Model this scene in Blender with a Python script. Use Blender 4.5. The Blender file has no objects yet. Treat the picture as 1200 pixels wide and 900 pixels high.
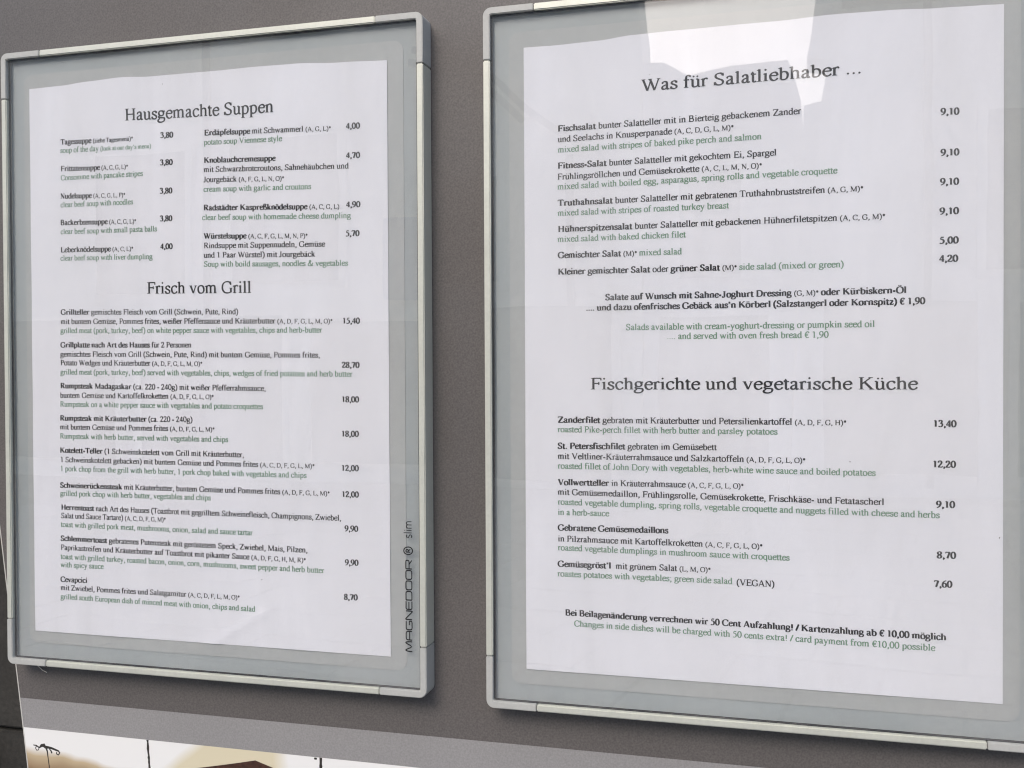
import bpy, bmesh, math, random
from mathutils import Matrix, Vector
random.seed(7)
R = math.radians
scene = bpy.context.scene
col = scene.collection
MM = .001

# ---------------------------------------------------------------- camera
cam = bpy.data.cameras.new("camera")
cam.sensor_width = 36; cam.lens = 37.36; cam.clip_start = .01; cam.clip_end = 500
cam_ob = bpy.data.objects.new("camera", cam); col.objects.link(cam_ob)
rt = Vector((0.96285547, 0.26997359, -0.00485788))
dn = Vector((-0.00080355, -0.015126, -0.99988527))
fw = Vector((-0.27001609, 0.96274891, -0.01434721))
mw = Matrix.Identity(4)
for i in range(3):
    mw[i][0] = rt[i]; mw[i][1] = -dn[i]; mw[i][2] = -fw[i]
mw[0][3], mw[1][3], mw[2][3] = 0.35546, -0.49090, -0.14971
cam_ob.matrix_world = mw
scene.camera = cam_ob

# ---------------------------------------------------------------- daylight
world = bpy.data.worlds.new("World"); scene.world = world; world.use_nodes = True
wn = world.node_tree
sky = wn.nodes.new("ShaderNodeTexSky"); sky.sky_type = 'NISHITA'; sky.sun_disc = False
sky.sun_elevation = R(40); sky.sun_rotation = R(192); sky.air_density = 1.0; sky.dust_density = 3.0; sky.ozone_density = 1.0
bg = wn.nodes["Background"]; bg.inputs[1].default_value = .15
wn.links.new(sky.outputs[0], bg.inputs[0])
sun = bpy.data.lights.new("sun", 'SUN'); sun.energy = .5; sun.angle = R(24); sun.color = (1, .985, .97)
sun_ob = bpy.data.objects.new("sun", sun); col.objects.link(sun_ob)
az, el = R(192), R(40)
to_sun = Vector((math.sin(az)*math.cos(el), math.cos(az)*math.cos(el), math.sin(el)))
sun_ob.rotation_euler = to_sun.to_track_quat('Z', 'Y').to_euler()
sun_ob.location = to_sun*5
scene.view_settings.view_transform = 'Standard'; scene.view_settings.look = 'None'
scene.view_settings.gamma = 1; scene.view_settings.use_curve_mapping = False
scene.view_settings.exposure = .76
scene.render.engine = 'CYCLES'
scene.cycles.use_denoising = True; scene.cycles.filter_width = 1.15; scene.cycles.max_bounces = 8; scene.cycles.transparent_max_bounces = 12

# ---------------------------------------------------------------- materials
def mat(name, rgb, rough=.6, metal=0., spec=.5, noise=None, bump=None, coat=0.):
    """noise = (scale, amount) colour variation; bump = (scale, strength, distance)"""
    m = bpy.data.materials.new(name); m.use_nodes = True
    nt = m.node_tree; b = nt.nodes["Principled BSDF"]
    b.inputs["Base Color"].default_value = (*rgb, 1)
    b.inputs["Roughness"].default_value = rough; b.inputs["Metallic"].default_value = metal
    b.inputs["Specular IOR Level"].default_value = spec
    b.inputs["Coat Weight"].default_value = coat; b.inputs["Coat Roughness"].default_value = .07
    tc = nt.nodes.new("ShaderNodeTexCoord")
    if noise:
        last = None
        for sc, am in noise:
            n = nt.nodes.new("ShaderNodeTexNoise"); n.inputs["Scale"].default_value = sc; n.inputs["Detail"].default_value = 3
            nt.links.new(tc.outputs["Object"], n.inputs["Vector"])
            mr = nt.nodes.new("ShaderNodeMapRange")
            mr.inputs[1].default_value = .25; mr.inputs[2].default_value = .75
            mr.inputs[3].default_value = 1-am; mr.inputs[4].default_value = 1+am
            nt.links.new(n.outputs[0], mr.inputs[0])
            mx = nt.nodes.new("ShaderNodeVectorMath"); mx.operation = 'SCALE'
            if last is None: mx.inputs[0].default_value = rgb
            else: nt.links.new(last.outputs[0], mx.inputs[0])
            nt.links.new(mr.outputs[0], mx.inputs["Scale"]); last = mx
        nt.links.new(last.outputs[0], b.inputs["Base Color"])
    if bump:
        n = nt.nodes.new("ShaderNodeTexNoise"); n.inputs["Scale"].default_value = bump[0]; n.inputs["Detail"].default_value = 4
        nt.links.new(tc.outputs["Object"], n.inputs["Vector"])
        bp = nt.nodes.new("ShaderNodeBump"); bp.inputs["Strength"].default_value = bump[1]; bp.inputs["Distance"].default_value = bump[2]
        nt.links.new(n.outputs[0], bp.inputs["Height"]); nt.links.new(bp.outputs[0], b.inputs["Normal"])
    return m

M_ = {
 'board': mat("grey printed board", (.114, .104, .098), .45, spec=.4, noise=[(1100, .24), (7, .10)], bump=(900, .2, .0002), coat=.7),
 'band': mat("light grey print", (.278, .272, .268), .45, noise=[(1100, .14), (9, .05)], bump=(900, .2, .0002), coat=.7),
 'edge': mat("white print border", (.55, .54, .5), .5),
 'alu': mat("champagne aluminium", (.60, .61, .535), .38, metal=.25, noise=[(60, .05), (700, .04)], bump=(1200, .1, .0001)),
 'corner': mat("grey plastic", (.44, .445, .42), .42, noise=[(80, .06), (700, .05)], bump=(1500, .12, .0001)),
 'seal': mat("black rubber", (.012, .012, .016), .5),
 'back': mat("blue grey backing", (.385, .412, .412), .35, noise=[(14, .05), (260, .03)]),
 'card': mat("warm grey card", (.43, .44, .43), .6, noise=[(18, .04), (300, .03)]),
 'ink': mat("black ink", (.005, .005, .007), .6, noise=[(2500, .2)]),
 'green': mat("green ink", (.16, .285, .19), .6, noise=[(1500, .18)]),
 'plank': mat("dark stained wood", (.028, .026, .022), .6, noise=[(30, .3), (400, .3)], bump=(300, .4, .001)),
 'rod': mat("pale metal", (.5, .55, .58), .4),
 'iron': mat("printed black iron", (.03, .026, .022), .5, noise=[(600, .5)]),
 'roof': mat("printed dark roof", (.055, .022, .014), .5, noise=[(500, .5)]),
 'speck': mat("dark speck", (.12, .11, .1), .7),
 'thread': mat("pale thread", (.8, .78, .7), .6),
 'plaster': mat("cream render", (.80, .76, .69), .9, noise=[(1.5, .08)]),  # cream wall colour of the tall house, mottled slightly at random
 'plaster2': mat("grey render", (.62, .62, .62), .9, noise=[(1.5, .08)]),
 'window': mat("dark window glass", (.03, .035, .04), .1),
 'sign': mat("blue sign", (.03, .12, .28), .5),
 'gutter': mat("dark gutter", (.04, .04, .04), .5),
 'slab': mat("grey paving", (.27, .26, .245), .85, noise=[(3, .12), (40, .12)]),
 'joint': mat("dark joint sand", (.09, .085, .08), .95, noise=[(20, .2)]),
}
# paper: white with faint fibre
def paper_mat():
    m = mat("office paper", (.80, .795, .832), .7, spec=.3, noise=[(700, .012), (12, .015)], bump=(1800, .10, .0001))
    return m
M_['paper'] = paper_mat()
# clear acrylic: transparent with a mirror coat that follows the angle
def acrylic():
    m = bpy.data.materials.new("clear acrylic"); m.use_nodes = True; nt = m.node_tree
    nt.nodes.remove(nt.nodes["Principled BSDF"]); out = nt.nodes["Material Output"]
    tr = nt.nodes.new("ShaderNodeBsdfTransparent"); tr.inputs[0].default_value = (.985, .99, .99, 1)
    gl = nt.nodes.new("ShaderNodeBsdfGlossy"); gl.inputs["Roughness"].default_value = .012
    fr = nt.nodes.new("ShaderNodeFresnel"); fr.inputs[0].default_value = 1.5
    # the same index going in and coming out of the sheet
    ge = nt.nodes.new("ShaderNodeNewGeometry"); ir = nt.nodes.new("ShaderNodeMapRange")
    ir.inputs[3].default_value = 1.59; ir.inputs[4].default_value = 1/1.59
    nt.links.new(ge.outputs["Backfacing"], ir.inputs[0]); nt.links.new(ir.outputs[0], fr.inputs[0])
    tc = nt.nodes.new("ShaderNodeTexCoord"); n = nt.nodes.new("ShaderNodeTexNoise"); n.inputs["Scale"].default_value = 14
    bp = nt.nodes.new("ShaderNodeBump"); bp.inputs["Strength"].default_value = .12; bp.inputs["Distance"].default_value = .0006
    nt.links.new(tc.outputs["Object"], n.inputs["Vector"]); nt.links.new(n.outputs[0], bp.inputs["Height"])
    nt.links.new(bp.outputs[0], gl.inputs["Normal"])
    mx = nt.nodes.new("ShaderNodeMixShader")
    nt.links.new(fr.outputs[0], mx.inputs[0]); nt.links.new(tr.outputs[0], mx.inputs[1]); nt.links.new(gl.outputs[0], mx.inputs[2])
    # a thin film of dust and wiped streaks on the outside
    df = nt.nodes.new("ShaderNodeBsdfDiffuse"); df.inputs[0].default_value = (.75, .74, .72, 1)
    mp = nt.nodes.new("ShaderNodeMapping"); mp.inputs["Rotation"].default_value = (0, .6, 0); mp.inputs["Scale"].default_value = (9, 9, 2.2)
    n2 = nt.nodes.new("ShaderNodeTexNoise"); n2.inputs["Scale"].default_value = 2.2; n2.inputs["Detail"].default_value = 5; n2.inputs["Distortion"].default_value = .6
    nt.links.new(tc.outputs["Object"], mp.inputs[0]); nt.links.new(mp.outputs[0], n2.inputs["Vector"])
    m2 = nt.nodes.new("ShaderNodeMapRange"); m2.inputs[1].default_value = .38; m2.inputs[2].default_value = .75; m2.inputs[3].default_value = .004; m2.inputs[4].default_value = .075
    nt.links.new(n2.outputs[0], m2.inputs[0])
    m3 = nt.nodes.new("ShaderNodeMixShader"); nt.links.new(m2.outputs[0], m3.inputs[0]); nt.links.new(mx.outputs[0], m3.inputs[1]); nt.links.new(df.outputs[0], m3.inputs[2])
    nt.links.new(m3.outputs[0], out.inputs[0])
    return m
M_['acrylic'] = acrylic()
# the photograph printed along the bottom of the board: pale sky going to cream and tan
def photo_print():
    m = mat("printed photograph", (.8, .8, .8), .42)
    nt = m.node_tree; b = nt.nodes["Principled BSDF"]; tc = nt.nodes.new("ShaderNodeTexCoord")
    sp = nt.nodes.new("ShaderNodeSeparateXYZ"); nt.links.new(tc.outputs["Object"], sp.inputs[0])
    def node(op, a, bb, clamp=False):
        n = nt.nodes.new("ShaderNodeMath"); n.operation = op; n.use_clamp = clamp
        for i, v in enumerate((a, bb)):
            if isinstance(v, float): n.inputs[i].default_value = v
            else: nt.links.new(v, n.inputs[i])
        return n.outputs[0]
    X, Z = sp.outputs[0], sp.outputs[2]
    nz = nt.nodes.new("ShaderNodeTexNoise"); nz.inputs["Scale"].default_value = 30; nt.links.new(tc.outputs["Object"], nz.inputs[0])
    wob = node('MULTIPLY', node('SUBTRACT', nz.outputs[0], .5), .012)
    # left: below a line falling from z=-.358 at x=-.07 to -.372 at x=+.01
    l = node('SUBTRACT', node('SUBTRACT', -.3585, node('MULTIPLY', node('ADD', X, .070), .11)), node('ADD', Z, wob))
    left = node('MULTIPLY', l, 230., True)
    # cream wedge on the right of the first rod, fading towards x=.095
    r1 = node('MULTIPLY', node('SUBTRACT', node('ADD', X, wob), node('ADD', .018, node('MULTIPLY', node('ADD', Z, .363), 1.35))), 90., True)
    r2 = node('MULTIPLY', node('SUBTRACT', .094, node('ADD', X, wob)), 120., True)
    cream = node('MULTIPLY', r1, r2)
    deep = node('MULTIPLY', node('SUBTRACT', l, .004), 110., True)
    def mix(f, a, c):
        n = nt.nodes.new("ShaderNodeMix"); n.data_type = 'RGBA'; nt.links.new(f, n.inputs[0])
        if isinstance(a, tuple): n.inputs[6].default_value = (*a, 1)
        else: nt.links.new(a, n.inputs[6])
        n.inputs[7].default_value = (*c, 1); return n.outputs[2]
    c = mix(cream, (.80, .80, .78), (.66, .60, .43))
    c = mix(left, c, (.52, .42, .27)); c = mix(deep, c, (.25, .15, .08))
    nt.links.new(c, b.inputs["Base Color"])
    return m
M_['photo'] = photo_print()

# ---------------------------------------------------------------- helpers
def link(name, me, m, parent=None, loc=None):
    for x in (m if isinstance(m, (list, tuple)) else [m]): me.materials.append(x)
    o = bpy.data.objects.new(name, me); col.objects.link(o)
    if parent: o.parent = parent
    if loc: o.location = loc
    return o
def pyd(name, V, F, m, parent=None, loc=None, smooth=False):
    me = bpy.data.meshes.new(name); me.from_pydata([tuple(v) for v in V], [], F); me.update()
    if smooth:
        for p in me.polygons: p.use_smooth = True
    return link(name, me, m, parent, loc)
def thing(name, label, cat, loc=(0, 0, 0), group=None):
    o = bpy.data.objects.new(name, None); col.objects.link(o); o.location = loc; o.empty_display_size = .02
    o['label'] = label; o['category'] = cat
    if group: o['group'] = group
    return o
def tag(o, label, cat, group=None):
    o['label'] = label; o['category'] = cat
    if group: o['group'] = group
    return o
def prism(name, pts, y0, y1, m, parent=None, bevel=0., loc=None):
    """outline (x, z) extruded from y0 (front) to y1 (back)"""
    bm = bmesh.new()
    a = [bm.verts.new((x, y0, z)) for x, z in pts]; b = [bm.verts.new((x, y1, z)) for x, z in pts]
    bm.faces.new(a); bm.faces.new(b[::-1]); n = len(pts)
    for i in range(n): bm.faces.new((a[i], b[i], b[(i+1) % n], a[(i+1) % n]))
    bmesh.ops.recalc_face_normals(bm, faces=bm.faces)
    if bevel: bmesh.ops.bevel(bm, geom=list(bm.edges), offset=bevel, segments=2, affect='EDGES', clamp_overlap=True)
    me = bpy.data.meshes.new(name); bm.to_mesh(me); bm.free()
    return link(name, me, m, parent, loc)
def rect(x0, x1, z0, z1): return [(x0, z0), (x1, z0), (x1, z1), (x0, z1)]
def rrect(x0, x1, z0, z1, r, n=6):
    P = []
    for cx, cz, a0 in ((x1-r, z0+r, -90), (x1-r, z1-r, 0), (x0+r, z1-r, 90), (x0+r, z0+r, 180)):
        for k in range(n+1):
            a = R(a0+90*k/n); P.append((cx+r*math.cos(a), cz+r*math.sin(a)))
    return P
def stroke(name, pts, w, y0, y1, m, parent):
    """a printed or raised line of width w (or widths) along (x, z) points"""
    V = []; n = len(pts)
    ws = w if isinstance(w, list) else [w]*n
    for i in range(n):
        a = pts[max(i-1, 0)]; b = pts[min(i+1, n-1)]; dx, dz = b[0]-a[0], b[1]-a[1]; l = math.hypot(dx, dz)
        nx, nz = -dz/l*ws[i]/2, dx/l*ws[i]/2
        V += [(pts[i][0]+nx, y0, pts[i][1]+nz), (pts[i][0]-nx, y0, pts[i][1]-nz), (pts[i][0]-nx, y1, pts[i][1]-nz), (pts[i][0]+nx, y1, pts[i][1]+nz)]
    F = [(0, 1, 2, 3), (4*n-1, 4*n-2, 4*n-3, 4*n-4)]
    for i in range(n-1):
        for k in range(4): F.append((4*i+k, 4*i+(k+1) % 4, 4*i+4+(k+1) % 4, 4*i+4+k))
    me = bpy.data.meshes.new(name); me.from_pydata(V, [], F); me.update()
    bm = bmesh.new(); bm.from_mesh(me); bmesh.ops.recalc_face_normals(bm, faces=bm.faces); bm.to_mesh(me); bm.free()
    return link(name, me, m, parent)
def mm(*P): return [(x*MM, z*MM) for x, z in P]

# ================================================================ the street side seen only as reflections
pav = []; F = []
def box_into(V, F, x0, x1, y0, y1, z0, z1):
    b = len(V)
    V += [(x0, y0, z0), (x1, y0, z0), (x1, y1, z0), (x0, y1, z0), (x0, y0, z1), (x1, y0, z1), (x1, y1, z1), (x0, y1, z1)]
    F += [tuple(b+i for i in f) for f in ((0, 3, 2, 1), (4, 5, 6, 7), (0, 1, 5, 4), (1, 2, 6, 5), (2, 3, 7, 6), (3, 0, 4, 7))]
g = pyd("ground", [(-40, -40, -1.61), (40, -40, -1.61), (40, 6, -1.61), (-40, 6, -1.61)], [(0, 1, 2, 3)], M_['joint']); g['kind'] = 'structure'
for j in range(19):
    for i in range(26):
        ox = .35*(j % 2); w = .70; d = .55
        box_into(pav, F, -9+i*w+ox+.012, -9+(i+1)*w+ox-.012, -1.1-(j+1)*d+.012, -1.1-j*d-.012, -1.66, -1.60+random.uniform(-.004, .004))
pv = pyd("pavement", pav, F, M_['slab']); pv.rotation_euler = (0, 0, R(7)); pv['kind'] = 'structure'
GZ = -1.6
def house(name, label, pts, y0, y1, m, wins):
    h = thing(name, label, "building", (0, 0, 0))
    prism("wall", pts, y0, y0-.7, m, h)
    xs = [p[0] for p in pts]
    if max(xs)-min(xs) > 4:        # the deep body of the house, set back from the gable edge
        a, b = (min(xs), max(xs)-6) if max(xs) < 0 else (min(xs)+6, max(xs))
        prism("wall", rect(a, b, GZ, 5.2), y0-.71, y1, m, h)
    for x0, x1, z0, z1 in wins:
        prism("window", rect(x0, x1, z0, z1), y0, y0+.05, M_['window'], h)
        h.children[-1].location = (0, .02, 0)
        for a in (rect(x0-.1, x0-.003, z0-.1, z1+.1), rect(x1+.003, x1+.1, z0-.1, z1+.1)):
            prism("frame", a, y0+.003, y0+.09, m, h)
    return h
GZ = -1.6
house("town_house", "tall cream rendered house across the street, left of the mirrored gap of sky",
      [(-15, GZ), (-1.55, GZ), (-1.55, 3.5), (-1.60, 4.2), (-1.72, 5.3), (-15, 5.3)], -12, -20, M_['plaster'],
      [(-9.0, -7.6, .9, 2.75), (-6.95, -5.4, 1.0, 2.85), (-4.0, -3.3, .9, 2.2), (-14.2, -11.6, -1.35, .5), (-11.2, -8.7, -1.35, .55), (-8.3, -6.2, -1.35, .55), (-5.8, -3.9, -1.35, .45), (-3.4, -1.9, -1.5, .6), (-9.0, -7.6, 4.2, 5.1), (-6.7, -5.6, 4.2, 5.1), (-12.2, -11, 1, 2.8)])
house("low_house", "low grey house across the street whose roof closes the mirrored gap of sky",
      [(-1.54, GZ), (.12, GZ), (.28, 2.6), (.26, 2.85), (.12, 3.36), (-.5, 3.34), (-1.0, 3.26), (-1.3, 3.42), (-1.54, 3.44)], -12.05, -16, M_['plaster2'],
      [(-1.1, -.4, .9, 2.1), (-1.35, -.1, -1.35, .45)])
house("town_house", "tall grey rendered house across the street, right of the mirrored gap of sky",
      [(.14, GZ), (14, GZ), (14, 5.3), (.6, 5.3), (.44, 4.1), (.32, 3.36), (.56, 3.3), (.48, 2.84), (.29, 2.8)], -12, -20, M_['plaster2'],
      [(.5, 2.1, -1.35, .55), (2.5, 4.6, -1.35, .55), (5.1, 7.5, -1.35, .5), (2.2, 3.3, .9, 2.6), (4.6, 5.7, .9, 2.6), (2.2, 3.3, 4.2, 5.1)])
for h, parts in ((bpy.data.objects["town_house"], [((-4.40, 3.82), (-3.78, 3.78), (-2.92, 2.97), (-2.2, 2.45)), ((-4.45, 3.66), (-3.80, 3.62), (-2.98, 2.85)), ((-7.3, -1.5), (-7.3, 5)), ((-2.4, -1.5), (-2.4, 2.4))]),
                 (bpy.data.objects["town_house.001"], [((1.6, -1.5), (1.6, 5.0)), ((.7, 3.9), (6, 3.9))])):
    for P in parts: stroke("gutter", list(P), .085, -11.93, -11.99, M_['gutter'], h)
for x, z, w, hh in ((-3.75, 1.6, .22, .34), (-3.65, 1.05, .15, .5)):
    prism("wall_box", rect(x, x+w, z, z+hh), -11.9, -11.99, M_['gutter'], bpy.data.objects["town_house"])
s1 = prism("shop_sign", rect(-4.75, -4.05, .72, 1.72), -11.9, -11.84, M_['sign']); tag(s1, "blue hanging sign on the cream house across the street, mirrored beside the left frame", "sign")
s1.location = (0, 0, 0)

# ================================================================ wall of dark planks behind the board
wall = bpy.data.objects.new("timber_wall", None); col.objects.link(wall); wall['kind'] = 'structure'
for z0, z1 in ((-.600, -.4825), (-.4800, -.3620), (-.3600, -.2420), (-.2400, -.1220), (-.1200, -.0020), (0, .118)):
    prism("plank", rect(-.9, .7, z0, z1), .030, .052, M_['plank'], wall, bevel=.001)
rod = prism("pale_rod", mm((-113, -470), (-96, -470), (-110, -372), (-112.5, -360)), .020, .028, M_['rod'], bevel=.0006)
tag(rod, "sliver of a pale rod leaning on the dark planks at the bottom left corner", "rod")

# ================================================================ printed display board
W0 = .008          # front of the board
def xl(z): return -.0844 + (z + .2485)*-.1262     # the leaning left edge
board = thing("display_board", "grey printed display board with a lighter band and a photo strip, carrying both menu frames", "board", (0, 0, 0))
BR = .560
ZB, ZP, ZE = -.3336, -.3501, -.450
def lq(za, zb, off=0.): return [(xl(zb)+off, zb), (BR, zb), (BR, za), (xl(za)+off, za)]
prism("board_panel", lq(.12, ZB, .0006), W0, W0+.003, M_['board'], board)
prism("grey_band", lq(ZB-.00002, ZP, .0006), W0, W0+.003, M_['band'], board)
prism("photo_strip", lq(ZP-.00002, ZE, .0006), W0, W0+.003, M_['photo'], board)
prism("edge_strip", [(xl(ZE), ZE), (xl(ZE)+.0006, ZE), (xl(.12)+.0006, .12), (xl(.12), .12)], W0-.0001, W0+.003, M_['edge'], board)
yp0, yp1 = W0-.00006, W0+.0003
orn = []
P = mm((-64.6, -359.6), (-62.6, -359.7), (-60.7, -360.8), (-59.2, -359.4), (-57.5, -359.2), (-56.7, -360.1), (-54.5, -360.1), (-52.2, -360.4), (-50.0, -361.0), (-48.0, -361.5), (-47.2, -362.4), (-48.0, -363.7), (-49.3, -363.2), (-49.2, -362.2))
stroke("printed_ironwork", P, [v*MM for v in (.5, .7, .9, 1.6, 2.3, 1.7, 1.3, 1.2, 1.1, .9, .8, .7, .7, .6)], yp0, yp1, M_['iron'], board)
stroke("printed_ironwork", mm((-62.4, -359.9), (-63.2, -361.2), (-62.3, -362.4), (-61.0, -362.0), (-61.2, -361.2)), .0005, yp0-.00003, yp1, M_['iron'], board)
stroke("printed_ironwork", mm((-56.3, -360.2), (-55.4, -362.3), (-54.9, -366), (-54.2, -370.4), (-54.0, -378)), [v*MM for v in (1.2, .8, .5, .45, .4)], yp0-.00004, yp1, M_['iron'], board)
stroke("printed_ironwork", mm((-54.0, -360.8), (-52.8, -362.0), (-52.4, -363.2)), [v*MM for v in (.5, .8, .9)], yp0-.00005, yp1, M_['iron'], board)
V = [(9.1, -350.15)]
for k in range(1, 24): V.append((9.1+k*.095+random.uniform(-.12, .12), -350.15-k*1.2))
stroke("printed_pole", mm(*V), [random.uniform(.9, 1.5)*MM for _ in V], yp0, yp1, M_['iron'], board)
V = [(112.0+random.uniform(-.08, .08), -350.15-k*1.1) for k in range(20)]
stroke("printed_pole", mm(*V), [random.uniform(1.3, 1.8)*MM for _ in V], yp0, yp1, M_['iron'], board)
prism("printed_lamp", rrect(.1082, .1098, -.3514, -.3503, .0004, 3), yp0, yp1, M_['iron'], board)
prism("printed_roof", mm((35, -363.4), (52, -360.0), (64.6, -357.3), (74.2, -355.1), (84, -357.9), (100, -363), (118, -372), (140, -384), (140, -400), (10, -400), (14, -372)), yp0-.00002, yp1, M_['roof'], board)

# ================================================================ the two magnetic frames
RAIL_F, RAIL_B = -.0040, .0079
PANE_F, PANE_B = -.0026, -.0018
def frame(X0, X1, Z0, Z1, label, inset=.0078):
    t = thing("menu_holder", label, "menu frame", (X0, RAIL_B, Z0), "menu frames on the grey display board")
    T = Matrix.Translation((-X0, -RAIL_B, -Z0))
    def own(o):
        o.data.transform(T); return o
    w, cl, gap, r = .0033, .0250, .00028, .0038
    def rail(pts): return own(prism("rail", pts, RAIL_F, RAIL_B, M_['alu'], t, bevel=.00045))
    rail(rect(X0+cl, X1-cl, Z1-w, Z1)); rail(rect(X0+cl, X1-cl, Z0, Z0+w))
    rail(rect(X0, X0+w, Z0+cl, Z1-cl)); rail(rect(X1-w, X1, Z0+cl, Z1-cl))
    # rounded corner pieces, an L each
    for sx, sz in ((0, 0), (1, 0), (1, 1), (0, 1)):
        P = [(cl-gap, 0), (cl-gap, w), (w+.0008, w), (w+.0002, w+.0002), (w, w+.0008), (w, cl-gap), (0, cl-gap), (0, r)]
        for k in range(1, 8):
            a = R(180+90*k/8); P.append((r+r*math.cos(a), r+r*math.sin(a)))
        P.append((r, 0))
        Q = [((X0+x) if not sx else (X1-x), (Z0+z) if not sz else (Z1-z)) for x, z in P]
        own(prism("corner_piece", Q, RAIL_F-.00012, RAIL_B, M_['corner'], t, bevel=.0004))
    # black seal just inside the rails, set back from their front
    i = w+.00002; s = .0009
    for q in (rect(X0+i, X0+i+s, Z0+i+s, Z1-i-s), rect(X1-i-s, X1-i, Z0+i+s, Z1-i-s), rect(X0+i, X1-i, Z0+i, Z0+i+s), rect(X0+i, X1-i, Z1-i-s, Z1-i)):
        own(prism("seal", q, -.00178, -.0014, M_['seal'], t))
        o = t.children[-1]
    own(prism("back_panel", rect(X0+i, X1-i, Z0+i, Z1-i), .0003, .0040, M_['back'], t))
    own(prism("backing_card", rrect(X0+.0117, X1-.0117, Z0+.0117, Z1-.0117, .005), .00003, .0002799, M_['card'], t))
    pn = own(prism("cover_pane", rect(X0+i+.0004, X1-i-.0004, Z0+i+.0004, Z1-i-.0004), PANE_F, PANE_B, M_['acrylic'], t))
    for k, (st, ln, h, z0) in enumerate((("x:MAGNEDOOR", .0458, .0032, 21.8), ("x:®", .0048, .0046, 69.5), ("x:slim", .0089, .0042, 77.9))):
        out, _ = set_line(st, h/(.56, .71, .66)[k], ln)
        V, F = out['black']
        xb = X1-inset
        V = [(xb-z, PANE_F-.00003+y, Z0+z0*MM+x) for x, y, z in V]
        own(pyd("brand_lettering", V, F, M_['ink'], t))
    return t

# ---------------------------------------------------------------- lettering
# every letter is drawn with strokes of a broad pen, in 1/1000 of the type size
# T/t = thick / thin straight stroke, c = curved stroke, o = closed curve,
# s x y w = foot or head serif, f x y = flag serif on a stem, d = round dot
GW = {}
def _w(s, up):
    for tok in s.split():
        ch, a, b = tok.rsplit(':', 2)
        GW[ch] = (int(a), int(b))
_w("a:444:500 b:500:556 c:444:444 d:500:556 e:444:444 f:333:333 g:500:500 h:500:556 i:278:278 j:278:333 k:500:556 l:278:278 m:778:833 n:500:556 o:500:500 p:500:556 q:500:556 r:333:444 s:389:389 t:278:333 u:500:556 v:500:500 w:722:722 x:500:500 y:500:500 z:444:444 A:722:722 B:667:667 C:667:722 D:722:722 E:611:667 F:556:611 G:722:778 H:722:778 I:333:389 J:389:500 K:722:778 L:611:667 M:889:944 N:722:722 O:722:778 P:556:611 R:667:722 S:556:556 T:611:667 U:722:722 V:722:722 W:944:1000 X:722:722 Y:722:722 Z:611:667 ß:500:556 &:778:833 €:500:500 .:250:250 ,:250:250 (:333:333 ):333:333 -:333:333 /:278:278 !:333:333 ':300:300 *:440:440 ;:278:333", 0)
for _d in "0123456789": GW[_d] = (500, 500)
GW[' '] = (250, 250)
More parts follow.
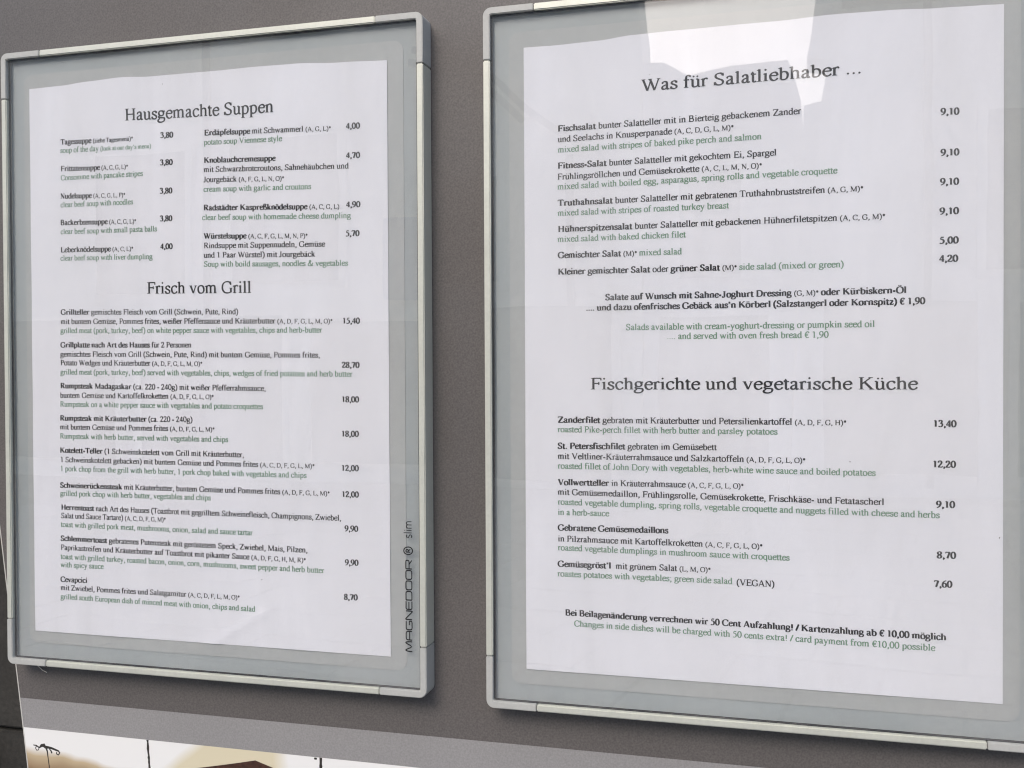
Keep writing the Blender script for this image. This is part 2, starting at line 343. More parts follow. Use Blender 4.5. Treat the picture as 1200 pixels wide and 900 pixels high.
G = {
'a': "c 88,340 110,400 170,438 240,435 292,405 308,330|T 308 345 308 80|c 308,110 322,40 360,12 425,45|c 308,270 220,235 120,185 82,110 105,35 175,14 245,40 308,95|d 100 342 36",
'b': "T 112 30 112 683|f 112 683|c 112,335 170,420 250,440 345,415 408,330 420,220 390,90 310,18 230,4 160,12 112,35",
'c': "c 392,350 345,420 255,442 160,415 85,325 72,215 105,85 195,10 290,14 370,60 408,120|d 372 350 38",
'd': "T 388 20 388 683|f 388 683|t 388 14 480 20|c 388,350 330,425 260,440 165,415 90,330 75,210 105,85 180,14 260,12 330,50 388,110",
'e': "t 85 268 400 268|c 402,268 385,370 310,440 235,442 150,405 82,310 72,210 105,85 195,10 285,10 365,55 408,120",
'f': "T 138 0 138 560|s 140 0 240|t 20 432 285 432|c 138,540 155,625 215,672 285,668 330,640|d 335 628 42",
'g': "c 240,438 150,425 95,350 95,270 150,180 235,165 320,180 375,255 378,340 325,420 240,438|c 150,180 90,130 95,85 160,62 330,50 420,30 440,-50 390,-140 270,-190 130,-185 50,-140 45,-80 90,-30 160,10|t 340 415 470 415",
'h': "T 112 0 112 683|f 112 683|s 115 0 215|c 112,340 180,415 260,445 335,425 378,350 380,250|T 380 270 380 0|s 383 0 215",
'i': "T 140 0 140 440|f 140 450|s 140 0 240|d 136 620 56",
'j': "T 150 -80 150 440|f 150 450|c 150,-60 135,-150 75,-200 10,-190 -35,-160|d -30 -150 40|d 148 620 56",
'k': "T 112 0 112 683|f 112 683|s 115 0 215|t 150 215 370 430|s 370 450 210|T 215 280 395 20|s 400 0 200",
'l': "T 136 0 136 683|f 136 683|s 138 0 240",
'm': "T 112 0 112 440|f 112 450|s 115 0 205|c 112,340 175,415 250,445 320,425 358,350 360,250|T 360 270 360 0|s 363 0 200|c 360,340 430,415 510,445 590,425 628,350 632,250|T 632 270 632 0|s 640 0 220",
'n': "T 112 0 112 440|f 112 450|s 115 0 215|c 112,340 180,415 260,445 335,425 378,350 380,250|T 380 270 380 0|s 385 0 215",
'o': "o 250,440 150,415 82,330 70,220 90,110 155,25 250,4 350,28 415,110 430,220 412,330 345,418",
'p': "T 112 -217 112 440|f 112 450|s 120 -217 235|c 112,335 170,420 250,440 345,415 408,330 420,220 390,90 310,18 230,4 160,18 112,60",
'q': "T 388 -217 388 430|t 388 430 405 455|s 395 -217 220|c 388,350 330,425 260,440 165,415 90,330 75,210 105,85 180,14 260,12 330,50 388,110",
'r': "T 112 0 112 440|f 112 450|s 120 0 230|c 112,310 165,400 225,440 300,425|d 292 405 46",
's': "c 325,330 300,400 235,440 150,425 100,385 90,325 130,270 215,230 300,175 325,110 290,35 205,8 115,25 70,75 52,140|t 328 440 325 320|t 50 0 52 140",
't': "T 120 90 120 520|t 15 432 262 432|t 30 440 130 570|c 120,130 128,45 170,10 225,18 268,55",
'u': "T 112 150 112 435|t 10 435 112 435|c 112,180 120,70 180,12 250,14 320,50 375,105|T 378 15 378 435|t 280 435 378 435|t 378 14 480 20",
'v': "T 90 440 262 15|t 262 0 420 440|s 90 450 190|s 415 450 165",
'w': "T 80 440 232 15|t 232 0 375 440|T 345 440 505 15|t 505 0 640 440|s 85 450 180|s 345 450 150|s 640 450 150",
'x': "T 85 440 400 10|t 70 5 400 440|s 100 450 190|s 400 450 170|s 85 0 165|s 400 0 200",
'y': "T 90 440 268 30|t 425 440 210 -110|c 214,-100 170,-180 110,-205 45,-185|d 60 -175 42|s 95 450 190|s 415 450 165",
'z': "t 55 432 395 432|t 45 18 400 18|T 360 420 80 20|t 62 340 68 440|t 400 120 392 12",
'A': "t 90 15 345 665|T 345 650 605 15|t 170 215 520 215|s 100 0 200|s 600 0 240",
'B': "T 150 0 150 662|s 110 0 190|s 110 662 190|c 120,645 300,645 420,630 475,560 480,490 430,390 320,350 160,348|c 160,348 340,350 480,320 545,240 545,150 490,50 370,17 120,17",
'C': "c 600,490 570,570 480,640 370,655 240,625 120,520 75,340 105,170 220,40 370,8 480,25 570,75 625,150|t 595 660 605 455",
'D': "T 150 0 150 662|s 110 0 190|s 110 662 190|c 120,645 330,645 510,600 610,490 640,340 615,180 520,65 370,18 120,17",
'E': "T 150 0 150 662|s 110 0 190|s 110 662 190|t 120 645 545 645|t 160 345 440 345|t 120 17 560 17|t 540 662 545 520|t 590 165 560 10|t 440 430 440 260",
'F': "T 150 0 150 662|s 125 0 230|s 110 662 190|t 120 645 530 645|t 160 345 425 345|t 525 662 532 520|t 425 430 425 260",
'G': "c 600,490 570,570 490,640 370,655 240,625 120,520 75,340 105,170 220,40 370,8 490,20 600,70|t 595 660 605 460|T 605 40 605 290|s 605 300 220",
'H': "T 150 0 150 662|T 572 0 572 662|t 150 345 572 345|s 150 0 250|s 150 662 250|s 572 0 250|s 572 662 250",
'I': "T 166 0 166 662|s 166 0 270|s 166 662 270",
'J': "T 220 140 220 662|s 220 662 260|c 220,180 205,70 150,5 80,0 40,45|d 60 70 50",
'K': "T 150 0 150 662|s 150 0 250|s 150 662 250|t 190 310 560 645|T 290 400 610 20|s 560 662 230|s 600 0 260",
'L': "T 150 0 150 662|s 110 0 190|s 150 662 250|t 120 17 560 17|t 595 190 565 10",
'M': "t 135 0 135 645|T 150 655 440 20|t 440 0 725 650|T 735 0 735 662|s 115 0 200|s 110 662 180|s 740 0 240|s 755 662 210",
'N': "t 135 0 135 645|T 130 655 590 20|t 595 0 595 645|s 125 0 210|s 110 662 180|s 600 662 210",
'O': "o 360,655 230,620 120,520 78,335 110,150 220,35 360,8 505,35 610,145 645,330 605,520 500,620",
'P': "T 150 0 150 662|s 125 0 230|s 110 662 190|c 120,645 300,645 420,630 485,560 490,470 450,370 340,318 200,322",
'R': "T 150 0 150 662|s 125 0 230|s 110 662 190|c 120,645 300,645 420,630 485,560 485,470 430,380 320,345 160,345|T 310 340 560 20|s 580 0 200",
'S': "c 455,520 420,600 340,655 230,645 140,590 110,500 150,410 270,335 400,270 455,180 430,75 340,15 220,10 120,60 60,170|t 455 662 462 500|t 55 0 58 175",
'T': "T 305 0 305 662|s 305 0 290|t 40 645 570 645|t 40 650 25 505|t 570 650 585 505",
'U': "T 150 200 150 662|c 150,240 160,110 240,25 370,12 500,45 575,130 590,240|t 590 220 590 662|s 150 662 250|s 600 662 210",
'V': "T 115 655 375 10|t 375 0 610 650|s 125 662 240|s 610 662 200",
'W': "T 100 655 315 10|t 315 0 490 640|T 440 655 655 10|t 655 0 855 650|s 110 662 230|s 445 662 220|s 855 662 190",
'X': "T 110 650 590 10|t 95 10 600 650|s 130 662 240|s 590 662 220|s 100 0 200|s 590 0 240",
'Y': "T 110 650 360 310|t 600 650 360 310|T 360 320 360 0|s 125 662 240|s 600 662 200|s 360 0 270",
'Z': "t 50 645 560 645|t 30 17 570 17|T 520 640 80 20|t 50 655 35 520|t 570 10 590 160",
'ß': "T 112 0 112 520|s 70 0 140|c 112,500 130,610 200,672 280,660 345,600 340,520 290,450 270,400 320,340 410,260 430,160 390,50 310,8 240,20",
'&': "c 690,360 640,260 560,130 430,35 270,8 140,50 80,160 120,280 260,380 400,470 430,570 370,650 280,640 230,560 260,440 380,240 520,80 630,20 730,60|s 660 370 170",
'€': "c 455,500 420,600 320,650 210,600 125,450 115,330 130,180 215,50 330,15 460,80|t 20 385 400 385|t 20 275 385 275",
'0': "o 250,665 160,610 85,480 68,330 85,180 160,45 250,5 340,45 415,180 432,330 415,480 340,610",
'1': "T 265 0 265 640|s 262 0 250|t 110 585 270 660",
'2': "c 65,480 110,600 215,662 330,620 380,510 345,390 240,250 60,35|t 30 38 440 38|t 30 20 430 20|t 465 150 435 20",
'3': "c 70,530 120,625 220,665 330,620 360,520 310,420 200,365|c 170,355 300,350 400,270 400,150 330,40 210,5 110,25 60,50|d 75 50 38",
'4': "T 340 0 340 660|t 330 660 30 190|t 20 180 470 180|t 20 205 470 205",
'5': "t 165 645 410 645|t 165 625 400 625|t 170 650 105 430|c 105,430 230,425 350,360 400,240 370,100 260,15 130,5 60,45|d 72 45 36",
'6': "c 440,670 290,620 150,480 85,300 90,150 160,35 260,5 370,50 430,180 400,330 310,400 200,390 100,310",
'7': "t 60 640 440 640|t 60 620 440 620|T 430 650 215 0|t 45 510 75 650",
'8': "o 250,660 140,620 90,530 120,440 220,370 350,290 410,180 360,60 250,5 130,45 75,150 130,270 260,350 360,430 395,530 350,620",
'9': "c 60,-5 210,45 350,180 415,360 410,510 340,630 240,660 130,615 70,490 95,350 180,275 300,285 400,360",
'.': "d 125 42 52", ',': "d 122 45 50|c 145,55 150,-20 115,-85 60,-130", '(': "c 300,690 180,580 95,420 80,250 110,60 190,-90 300,-180",
')': "c 33,690 150,580 235,420 250,250 220,60 140,-90 33,-180", '-': "T 40 225 285 225", '/': "T 285 670 0 -15",
'!': "T 165 200 165 640|d 165 45 52", "'": "T 150 450 150 660", ';': "d 130 42 50|d 130 400 50|c 150,45 155,-20 120,-85 70,-130",
'*': "T 220 330 220 640|T 95 395 345 575|T 95 575 345 395|d 220 485 70",
}
# plain geometric lettering for the maker's mark
GS = {
'M': (860, "c 70,0 75,300 110,540 190,560 430,60 670,560 750,540 785,300 790,0"),
'A': (760, "c 60,0 62,300 90,480 200,550 560,550 670,480 698,300 700,0|T 60 230 700 230"),
'G': (760, "c 690,545 400,552 180,545 80,480 62,280 80,80 180,12 400,8 600,12 690,60 700,150 700,260|T 700 260 400 260"),
'N': (760, "c 60,0 62,400 75,540 140,560 620,10 685,20 698,160 700,560"),
'E': (700, "c 660,550 300,552 130,540 65,450 62,280 65,110 130,20 300,8 660,10|T 65 285 620 285"),
'D': (760, "c 60,0 60,280 62,545|c 62,548 400,552 600,540 685,450 698,280 685,110 600,20 400,8 62,10"),
'O': (780, "o 390,552 160,545 75,460 62,280 75,100 160,14 390,8 620,14 705,100 718,280 705,460 620,545"),
'R': (760, "c 60,0 62,300 62,545|c 62,548 400,552 620,545 690,480 690,330 620,260 400,250 62,250|T 400 250 700 0"),
' ': (380, ""),
'®': (800, "o 400,640 200,570 110,400 90,270 120,130 220,0 400,-70 590,0 690,130 710,280 680,430 590,570|T 290 110 290 450|c 290,455 430,455 500,420 510,360 470,300 290,285|T 400 285 520 110"),
's': (430, "c 350,370 290,420 180,420 90,370 80,300 130,245 260,200 350,150 350,60 270,5 160,0 70,50"),
'l': (230, "T 110 0 110 660"), 'i': (230, "T 110 0 110 420|d 110 560 45"),
'm': (800, "T 90 0 90 420|c 90,280 150,400 240,425 350,390 390,280 395,0|c 395,280 450,400 550,425 650,390 690,280 695,0"),
}
UML = {'ä': 'a', 'ö': 'o', 'ü': 'u', 'Ö': 'O', 'Ä': 'A', 'Ü': 'U'}

def _spline(P, closed):
    n = len(P); out = []
    segs = n if closed else n - 1
    for i in range(segs):
        p1, p2 = P[i], P[(i+1) % n]
        p0 = P[i-1] if (closed or i > 0) else (2*p1[0]-p2[0], 2*p1[1]-p2[1])
        p3 = P[(i+2) % n] if (closed or i < n-2) else (2*p2[0]-p1[0], 2*p2[1]-p1[1])
        for k in range(3):
            t = k/3
            out.append(tuple(.5*(2*p1[j] + (p2[j]-p0[j])*t + (2*p0[j]-5*p1[j]+4*p2[j]-p3[j])*t*t + (3*p1[j]-p0[j]-3*p2[j]+p3[j])*t**3) for j in (0, 1)))
    if not closed: out.append(P[-1])
    return out

_cache = {}
def glyph(ch, style):
    """list of (vertices, faces) pieces in 1/1000 em, and the advance"""
    key = (ch, style)
    if key in _cache: return _cache[key]
    bold, sans = style == 'b', style == 'x'
    if sans:
        if ch in GS: adv, src = GS[ch]
        sx = 1.0
    else:
        base = UML.get(ch, ch)
        adv0, advb = GW.get(base, (500, 500)); src = G.get(base, "")
        adv = advb if bold else adv0; sx = adv/adv0
    stem, hair, tilt = {'r': (134, 76, 8), 'b': (196, 92, 6), 'h': (112, 66, 20), 'x': (92, 92, 0)}[style]
    if sans and ch in 'slim': stem = hair = 76
    if bold and ch in 'aesgcz': stem = 170
    ms = src.split('|') if src else []
    if ch in UML:
        cx = {'a': 205, 'o': 250, 'u': 250, 'O': 360, 'A': 360, 'U': 360}[base]
        y = 590 if base.islower() else 780
        ms = ms + ["d %d %d 48" % (cx-90, y), "d %d %d 48" % (cx+90, y)]
    pcs = []
    def strip(P, W, closed):
        n = len(P); V = []; F = []
        for i in range(n):
            a = P[i-1] if (closed or i) else P[0]; b = P[(i+1) % n] if (closed or i < n-1) else P[-1]
            dx, dy = b[0]-a[0], b[1]-a[1]; l = math.hypot(dx, dy) or 1; dx /= l; dy /= l
            w = W if W else hair + (stem-hair)*abs(math.sin(math.atan2(dy, dx)-math.radians(tilt)))**1.6
            V += [(P[i][0]-dy*w/2, P[i][1]+dx*w/2), (P[i][0]+dy*w/2, P[i][1]-dx*w/2)]
        for i in range(n if closed else n-1):
            j = (i+1) % n; F.append((2*i, 2*i+1, 2*j+1, 2*j))
        pcs.append((V, F))
    for m in ms:
        k, *r = m.split()
        if k in 'Tt':
            a = [float(v) for v in r]
            strip([(a[0]*sx, a[1]), (a[2]*sx, a[3])], stem if k == 'T' else hair, False)
        elif k in 'co':
            P = [tuple(float(v) for v in q.split(',')) for q in r]
            P = [(x*sx, y) for x, y in P]
            strip(_spline(P, k == 'o'), 92 if (sans and ch not in 'slim') else (76 if sans else None), k == 'o')
        elif k == 's':
            x, y, w = (float(v) for v in r); x *= sx; w = w*sx*.96
            h = 30; s = 1 if y <= 0 else -1; tw = w*.36
            pcs.append(([(x-w/2, y), (x+w/2, y), (x+w/2, y+s*h*.6), (x+tw/1.4, y+s*h*1.5), (x-tw/1.4, y+s*h*1.5), (x-w/2, y+s*h*.6)], [(0, 1, 2, 3, 4, 5)]))
        elif k == 'f':
            x, y = float(r[0])*sx, float(r[1])
            pcs.append(([(x-stem/2-62, y-42), (x-stem/2-62, y-66), (x-stem/2+4, y-90), (x+stem/2, y-30), (x+stem/2, y)], [(0, 1, 2, 3, 4)]))
        elif k == 'd':
            x, y, q = (float(v) for v in r); x *= sx
            if bold: q *= 1.45
            pcs.append(([(x+q*math.cos(a*math.pi/4), y+q*math.sin(a*math.pi/4)) for a in range(8)], [tuple(range(8))]))
    _cache[key] = (pcs, adv)
    return _cache[key]

def set_line(markup, size, fit):
    """lay the runs of one line out along x; returns {colour: (verts, faces)}, fitted to the width FIT if given"""
    small = {'s': .80, 't': .80}
    pos = 0.; items = []
    for run in markup.split('|'):
        k, txt = run.split(':', 1)
        st = {'b': 'b', 'h': 'h', 'x': 'x'}.get(k, 'r'); sc = small.get(k, 1.)
        for ch in txt:
            pcs, adv = glyph(ch, st)
            items.append((pcs, pos, sc, 'green' if k in 'gt' else 'black', ch)); pos += adv*sc
    k = size/1000; sx = k*(fit/(pos*k)) if fit else k
    out = {}; nlay = 0
    for pcs, x, sc, col, ch in items:
        V, F = out.setdefault(col, ([], []))
        for i, (pv, pf) in enumerate(pcs):
            b = len(V); lay = i*4e-6
            V += [((x+px*sc)*sx, -lay, py*sc*k) for px, py in pv]
            F += [tuple(b+q for q in f) for f in pf]
    return out, pos*k


frame(-.0709, .1747, -.3109, .0239, "left menu frame, champagne metal with grey corners, holding the soup and grill sheet")
frame(.2053, .4528, -.3127, .0224, "right menu frame, champagne metal with grey corners, holding the salad and fish sheet", .0056)

# ================================================================ the printed sheets
# how far the curled top edge rises above a straight cut, in mm, along the width
TOPS = [[(0, 0), (20, .2), (38, 1.1), (58, 1.7), (76, .9), (95, .9), (115, .8), (135, 1.0), (160, .7), (185, -.6), (210, -1.5)],
        [(0, -.4), (15, -.6), (35, -.2), (52, .9), (68, 1.2), (102, 1.35), (117, 1.3), (140, 1.9), (163, 1.6), (185, .7), (200, .3), (210, 0)]]
def interp(T, u):
    for (a, b), (c, d) in zip(T, T[1:]):
        if u <= c: f = (u-a)/(c-a); f = f*f*(3-2*f); return b+(d-b)*f
    return T[-1][1]
def sheet_pt(k, u, v):
    """u right, v down, both in mm -> local point in metres"""
    top = interp(TOPS[k], min(max(u, 0), 210))
    z = -v + top*math.exp(-v/9.)
    y = -.40 - .2*math.sin(u*.045+1.3*k)*math.cos(v*.021+k) - .07*math.sin(v*.10+u*.035+k) - .05*math.sin(u*.13-v*.02) - .35*max(top, 0)*math.exp(-v/24.) + (.2 if top < 0 else 0)*min(-top, 1)*math.exp(-v/14.)
    if k == 0:      # two soft creases in the soup sheet
        for (x0, v0, x1, v1, hgt) in ((93, 178, 127, 159, .3), (109, 298, 139, 280, .5), (150, 230, 176, 297, .25)):
            dx, dv = x1-x0, v1-v0; l = math.hypot(dx, dv); s = ((u-x0)*dx+(v-v0)*dv)/l/l; d = abs((u-x0)*dv-(v-v0)*dx)/l
            e = max(0, 1-max(0, abs(s-.5)-.5)*3)
            y -= hgt*math.exp(-(d/2.2)**2)*e
    return u*MM, max(y, -1.4)*MM, z*MM
def sheet(k, loc, label):
    nu, nv = 105, 148; V = []; F = []
    for side in (0, 1):
        for j in range(nv+1):
            for i in range(nu+1):
                x, y, z = sheet_pt(k, 210*i/nu, 297*j/nv); V.append((x, y+side*.0001, z))
    n = (nu+1)*(nv+1); q = nu+1
    for j in range(nv):
        for i in range(nu):
            a = j*q+i; F.append((a, a+q, a+q+1, a+1)); F.append((n+a, n+a+1, n+a+q+1, n+a+q))
    ring = [i for i in range(q)] + [j*q+nu for j in range(1, nv+1)] + [nv*q+i for i in range(nu-1, -1, -1)] + [j*q for j in range(nv-1, 0, -1)]
    b0 = len(V); m = len(ring)
    V += [V[i] for i in ring] + [V[n+i] for i in ring]
    for i in range(m): j = (i+1) % m; F.append((b0+i, b0+j, b0+m+j, b0+m+i))
    o = pyd("menu_sheet", V, F, M_['paper'], None, loc, smooth=True)
    tag(o, label, "menu", "printed menu sheets in the frames")
    return o
SHEETS = [sheet(0, (-.0554, 0, .0044), "left white menu sheet headed Hausgemachte Suppen, with soups in two columns and grill dishes"),
          sheet(1, (.22445, 0, .0033), "right white menu sheet headed Was für Salatliebhaber, with salads above fish and vegetarian dishes")]

# sheet, markup (b bold, r regular, h heading, g green, s/t small), start x, baseline z, width, end rise: all in mm from the sheet's top left corner
LINES = [
(0, "h:Hausgemachte Suppen", 60.4, -21.3, 87.6, -1.53),
(0, "b:Tagessuppe |s:(siehe Tagesmenü)*", 20.0, -31.5, 45.4, -0.66),
(0, "b:3,80", 81.7, -31.7, 7.7, -0.18),
(0, "g:soup of the day |t:(look at our day's menu)", 19.7, -36.0, 56.5, -0.70),
(0, "b:Frittatensuppe |s:(A, C, G, L)*", 19.8, -45.9, 42.4, -0.96),
(0, "b:3,80", 81.4, -46.0, 7.6, -0.20),
(0, "g:Consomme with pancake stripes", 19.8, -50.8, 51.3, -0.30),
(0, "b:Nudelsuppe |s:(A, C, G, L, P)*", 19.5, -60.7, 40.8, -1.04),
(0, "b:3,80", 81.1, -60.9, 7.5, -0.15),
(0, "g:clear beef soup with noodles", 19.5, -65.4, 45.4, -0.35),
(0, "b:Backerbsensuppe |s:(A, C, G, L)*", 19.3, -75.0, 47.5, -0.96),
(0, "b:3,80", 81.0, -75.4, 7.4, -0.18),
(0, "g:clear beef soup with small pasta balls", 19.3, -79.9, 59.9, -0.75),
(0, "b:Leberknödelsuppe |s:(A, C, L)*", 19.1, -89.7, 45.6, -0.74),
(0, "b:4,00", 81.1, -90.1, 7.4, -0.17),
(0, "g:clear beef soup with liver dumpling", 18.9, -94.2, 57.5, -0.94),
(0, "b:Erdäpfelsuppe |r:mit Schwammerl |s:(A, G, L)*", 107.8, -32.1, 72.1, -2.16),
(0, "b:4,00", 187.8, -33.9, 7.6, -0.24),
(0, "g:potato soup Viennese style", 107.6, -37.0, 45.0, -0.81),
(0, "b:Knoblauchcremesuppe", 107.5, -46.3, 41.3, -1.26),
(0, "b:4,70", 187.7, -48.5, 7.6, -0.23),
(0, "r:mit Schwarzbrotcroutons, Sahnehäubchen und", 107.3, -51.1, 81.9, -2.59),
(0, "r:Jourgebäck |s:(A, F, G, L, N, O)*", 107.2, -56.3, 46.5, -1.59),
(0, "g:cream soup with garlic and croutons", 107.1, -61.3, 61.5, -1.62),
(0, "b:Radstädter Kaspreßknödelsuppe |s:(A, C, G, L)", 107.0, -70.9, 77.0, -2.64),
(0, "b:4,90", 187.6, -73.0, 7.7, -0.18),
(0, "g:clear beef soup with homemade cheese dumpling", 106.1, -75.9, 84.1, -2.58),
(0, "b:Würstelsuppe |s:(A, C, F, G, L, M, N, P)*", 107.0, -85.6, 59.6, -1.90),
(0, "b:5,70", 187.2, -87.4, 7.5, -0.16),
(0, "r:Rindsuppe mit Suppennudeln, Gemüse", 107.0, -90.6, 69.0, -1.57),
(0, "r:und 1 Paar Würstel) mit Jourgebäck", 106.9, -95.5, 63.6, -1.53),
(0, "g:Soup with boild sausages, noodles & vegetables", 107.0, -100.2, 81.4, -1.93),
(0, "h:Frisch vom Grill", 72.8, -113.4, 61.8, -1.07),
(0, "b:Grillteller |r:gemischtes Fleisch vom Grill (Schwein, Pute, Rind)", 18.7, -123.5, 108.2, -1.77),
(0, "r:mit buntem Gemüse, Pommes frites, weißer Pfeffersauce und Kräuterbutter |s:(A, D, F, G, L, M, O)*", 18.6, -128.6, 161.3, -2.20),
(0, "b:15,40", 185.1, -131.0, 9.5, -0.15),
(0, "g:grilled meat (pork, turkey, beef) on white pepper sauce with vegetables, chips and herb-butter", 18.4, -133.5, 155.6, -1.88),
(0, "b:Grillplatte nach Art des Hauses |r:für 2 Personen", 18.3, -141.3, 81.0, -0.86),
(0, "r:gemischtes Fleisch vom Grill (Schwein, Pute, Rind) mit buntem Gemüse, Pommes frites,", 18.1, -146.3, 154.7, -1.72),
(0, "r:Potato Wedges und Kräuterbutter |s:(A, D, F, G, L, M, O)*", 18.1, -151.0, 87.7, -0.85),
(0, "b:28,70", 184.6, -153.1, 9.6, -0.18),
(0, "g:grilled meat (pork, turkey, beef) served with vegetables, chips, wedges of fried potatoes and herb butter", 18.0, -156.0, 172.4, -1.67),
(0, "b:Rumpsteak Madagaskar |r:(ca. 220 - 240g) mit weißer Pfefferrahmsauce,", 17.8, -163.5, 124.5, -1.41),
(0, "r:buntem Gemüse und Kartoffelkroketten |s:(A, D, F, G, L, O)*", 17.6, -168.7, 94.9, -0.41),
(0, "b:18,00", 184.3, -170.4, 9.5, -0.09),
(0, "g:Rumpsteak on a white pepper sauce with vegetables and potato croquettes", 17.5, -173.5, 123.1, -0.71),
(0, "b:Rumpsteak mit Kräuterbutter |r:(ca. 220 - 240g)", 17.4, -181.1, 82.2, -0.15),
(0, "r:mit buntem Gemüse und Pommes frites |s:(A, D, F, G, L, M)*", 17.4, -185.9, 95.2, -0.18),
(0, "b:18,00", 184.1, -187.7, 9.5, -0.01),
(0, "g:Rumpsteak with herb butter, served with vegetables and chips", 17.3, -190.9, 103.0, -0.52),
(0, "b:Kotelett-Teller |r:(1 Schweinskotelett vom Grill mit Kräuterbutter,", 17.2, -198.6, 112.3, -0.56),
(0, "r:1 Schweinskotelett gebacken) mit buntem Gemüse und Pommes frites |s:(A, C, D, F, G, L, M)*", 17.4, -203.7, 152.0, -0.36),
(0, "b:12,00", 184.0, -204.9, 9.5, -0.01),
(0, "g:1 pork chop from the grill with herb butter, 1 pork chop baked with vegetables and chips", 17.3, -208.6, 147.5, -0.42),
(0, "b:Schweinerückensteak |r:mit Kräuterbutter, buntem Gemüse und Pommes frites |s:(A, D, F, G, L, M)*", 17.1, -217.7, 160.6, 0.00),
(0, "b:12,00", 184.1, -218.1, 9.3, 0.00),
(0, "g:grilled pork chop with herb butter, vegetables and chips", 17.1, -222.1, 92.8, 0.11),
(0, "b:Herrentoast |r:nach Art des Hauses (Toastbrot mit gegrilltem Schweinefleisch, Champignons, Zwiebel,", 17.6, -229.7, 166.2, -0.42),
(0, "r:Salat und Sauce Tartare) |s:(A, C, D, F, G, M)*", 17.5, -234.3, 65.5, 0.19),
(0, "b:9,90", 185.6, -235.3, 7.3, 0.01),
(0, "g:toast with grilled pork meat, mushrooms, onion, salad and sauce tartar", 17.3, -239.1, 116.7, -0.27),
(0, "b:Schlemmertoast |r:gebratenes Putensteak mit geröstetem Speck, Zwiebel, Mais, Pilzen,", 17.2, -246.7, 147.9, -0.31),
(0, "r:Paprikastreifen und Kräuterbutter auf Toastbrot mit pikanter Sauce |s:(A, D, F, G, H, M, R)*", 17.2, -251.6, 147.0, -0.46),
(0, "b:9,90", 185.7, -252.4, 7.3, 0.07),
(0, "g:toast with grilled turkey, roasted bacon, onion, corn, mushrooms, sweet pepper and herb butter", 17.1, -256.6, 157.2, -0.41),
(0, "g:with spicy sauce", 17.0, -261.1, 27.4, 0.28),
(0, "b:Cevapcici", 16.9, -269.1, 17.1, 0.15),
(0, "r:mit Zwiebel, Pommes frites und Salatgarnitur |s:(A, C, D, F, L, M, O)*", 16.9, -273.6, 109.4, 0.45),
(0, "b:8,70", 185.0, -269.8, 7.5, 0.06),
(0, "g:grilled south European dish of minced meat with onion, chips and salad", 16.8, -278.5, 118.4, -0.34),
(1, "h:Was für Salatliebhaber ...", 56.0, -25.3, 97.1, 0.59),
(1, "b:Fischsalat |r:bunter Salatteller mit in Bierteig gebackenem Zander", 16.4, -41.2, 110.9, 0.69),
(1, "b:9,10", 185.1, -45.0, 7.4, -0.25),
(1, "r:und Seelachs in Knusperpanade |s:(A, C, D, G, L, M)*", 16.4, -46.2, 81.7, 0.51),
(1, "g:mixed salad with stripes of baked pike perch and salmon", 16.4, -51.1, 93.8, 0.43),
(1, "b:Fitness-Salat |r:bunter Salatteller mit gekochtem Ei, Spargel", 16.3, -58.7, 100.5, 0.45),
(1, "b:9,10", 185.1, -62.5, 7.4, -0.14),
(1, "r:Frühlingsröllchen und Gemüsekrokette |s:(A, C, L, M, N, O)*", 16.2, -63.9, 94.3, 0.40),
(1, "g:mixed salad with boiled egg, asparagus, spring rolls and vegetable croquette", 16.2, -68.5, 126.5, 0.87),
(1, "b:Truthahnsalat |r:bunter Salatteller mit gebratenen Truthahnbruststreifen |s:(A, G, M)*", 16.3, -76.2, 137.4, 0.25),
(1, "b:9,10", 184.9, -75.0, 7.5, -0.13),
(1, "g:mixed salad with stripes of roasted turkey breast", 16.2, -80.9, 79.6, 0.02),
(1, "b:Hühnerspitzensalat |r:bunter Salatteller mit gebackenen Hühnerfiletspitzen |s:(A, C, G, M)*", 16.3, -88.5, 146.5, 0.03),
(1, "b:9,10", 184.7, -87.6, 7.7, -0.08),
(1, "g:mixed salad with baked chicken filet", 16.1, -93.2, 60.3, -0.07),
(1, "b:Gemischter Salat |s:(M)* |g:mixed salad", 16.2, -100.8, 58.4, -0.16),
(1, "b:5,00", 184.6, -100.1, 7.7, -0.06),
(1, "b:Kleiner gemischter Salat |r:oder |b:grüner Salat |s:(M)* |g:side salad (mixed or green)", 16.2, -108.6, 129.2, -0.39),
(1, "b:4,20", 184.5, -107.9, 7.6, -0.10),
(1, "b:Salate auf Wunsch mit Sahne-Joghurt Dressing |s:(G, M)* |b:oder Kürbiskern-Öl", 38.9, -121.2, 132.5, 0.22),
(1, "b:.... und dazu ofenfrisches Gebäck aus'n Körberl (Salzstangerl oder Kornspitz) € 1,90", 29.7, -125.9, 149.2, 0.01),
(1, "g:Salads available with cream-yoghurt-dressing or pumpkin seed oil", 48.5, -135.3, 109.9, -0.18),
(1, "g:.... and served with oven fresh bread € 1,90", 67.5, -139.7, 71.5, -0.23),
(1, "h:Fischgerichte und vegetarische Küche", 31.7, -162.9, 144.3, 0.08),
(1, "b:Zanderfilet |r:gebraten mit Kräuterbutter und Petersilienkartoffel |s:(A, D, F, G, H)*", 15.9, -178.6, 130.7, -0.03),
(1, "b:13,40", 182.1, -178.9, 9.4, -0.05),
(1, "g:roasted Pike-perch fillet with herb butter and parsley potatoes", 15.8, -183.1, 101.2, 0.01),
(1, "b:St. Petersfischfilet |r:gebraten im Gemüsebett", 15.8, -191.0, 74.3, 0.50),
(1, "r:mit Veltliner-Kräuterrahmsauce und Salzkartoffeln |s:(A, D, F, G, L, O)*", 15.8, -195.8, 113.4, 0.20),
(1, "b:12,20", 181.9, -196.4, 9.4, 0.01),
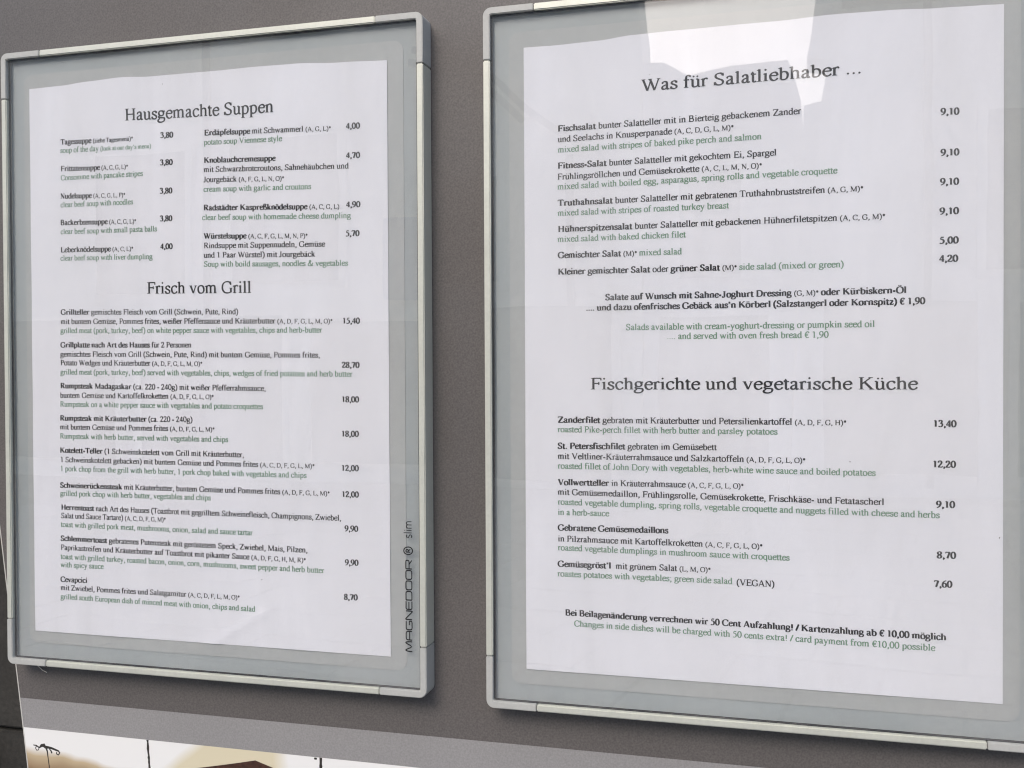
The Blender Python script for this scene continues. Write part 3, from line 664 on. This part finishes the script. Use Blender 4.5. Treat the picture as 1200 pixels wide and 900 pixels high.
(1, "g:roasted fillet of John Dory with vegetables, herb-white wine sauce and boiled potatoes", 15.8, -200.4, 142.9, -0.27),
(1, "b:Vollwertteller |r:in Kräuterrahmsauce |s:(A, C, F, G, L, O)*", 15.8, -208.2, 86.4, 0.48),
(1, "r:mit Gemüsemedaillon, Frühlingsrolle, Gemüsekrokette, Frischkäse- und Fetatascherl", 15.7, -212.8, 146.6, -0.56),
(1, "b:9,10", 183.4, -213.8, 7.6, 0.05),
(1, "g:roasted vegetable dumpling, spring rolls, vegetable croquette and nuggets filled with cheese and herbs", 15.7, -217.5, 169.2, -0.86),
(1, "g:in a herb-sauce", 15.7, -222.4, 24.7, 0.08),
(1, "b:Gebratene Gemüsemedaillons", 15.7, -229.8, 52.3, 0.52),
(1, "r:in Pilzrahmsauce mit Kartoffelkroketten |s:(A, C, F, G, L, O)*", 15.7, -235.0, 94.8, 0.24),
(1, "b:8,70", 183.7, -235.7, 7.7, 0.08),
(1, "g:roasted vegetable dumplings in mushroom sauce with croquettes", 15.7, -239.2, 106.5, -0.30),
(1, "b:Gemüsegröst'l  |r:mit grünem Salat |s:(L, M, O)*", 15.6, -247.0, 71.8, 0.54),
(1, "g:roastes potatoes with vegetables; green side salad", 15.5, -251.6, 81.5, 0.26),
(1, "r:(VEGAN)", 98.8, -251.7, 16.8, -0.04),
(1, "b:7,60", 182.5, -248.2, 7.4, 0.04),
(1, "b:Bei Beilagenänderung verrechnen wir 50 Cent Aufzahlung! / Kartenzahlung ab € 10,00 möglich", 19.1, -270.0, 168.5, -1.13),
(1, "g:Changes in side dishes will be charged with 50 cents extra! / card payment from €10,00 possible", 23.4, -275.0, 159.7, -1.03),
]
for k, mk, x0, z0, wd, dz in LINES:
    head = mk[0] == 'h'; small = 0
    size = (9.35 if k == 0 else 8.1)*MM if head else 4.23*MM
    if mk.startswith('h:Frisch'): size = 9.0*MM
    out, nat = set_line(mk, size, wd*MM)
    price = mk[0] == 'b' and mk[2].isdigit()
    name = "heading" if head else "price" if price else "english_line" if mk[0] == 'g' else "dish_line"
    V = []; F = []; mats = []; fm = []
    for c, (v, f) in out.items():
        b = len(V); mi = len(mats); mats.append(M_['green' if c == 'green' else 'ink'])
        for x, lay, z in v:
            u = x0 + x*1000; vv = -(z0 + dz*(x*1000/wd) + z*1000)
            px, py, pz = sheet_pt(k, u, vv)
            V.append((px, py - 1e-4 + lay, -vv*MM))
        F += [tuple(b+q for q in g) for g in f]; fm += [mi]*len(f)
    me = bpy.data.meshes.new(name); me.from_pydata(V, [], F)
    for m in mats: me.materials.append(m)
    me.polygons.foreach_set('material_index', fm); me.update()
    o = bpy.data.objects.new(name, me); col.objects.link(o); o.parent = SHEETS[k]
for k, u, v, r in ((0, 83.3, 4.2, .28), (1, 147.9, 194.7, .3), (1, 208.6, 226, .35), (0, 139, 262, .3), (1, 60, 18, .2)):
    x, y, z = sheet_pt(k, u, v)
    prism("speck", [(x+r*MM*math.cos(a)*random.uniform(.6, 1.3), z+r*MM*math.sin(a)*random.uniform(.6, 1.4)) for a in (0, 1, 2, 3, 4, 5)], y-.00008, y, M_['speck'], SHEETS[k])

# a hair of thread caught under the left frame
P = [(-66.3, -310.0), (-63, -312.0), (-60, -314.2), (-57, -316.4), (-53.9, -317.6)]
th = stroke("thread", mm(*P), [v*MM for v in (.3, .36, .33, .3, .2)], W0-.0016, W0-.0013, M_['thread'], None)
tag(th, "pale loose thread stuck below the bottom left corner of the left frame", "thread")
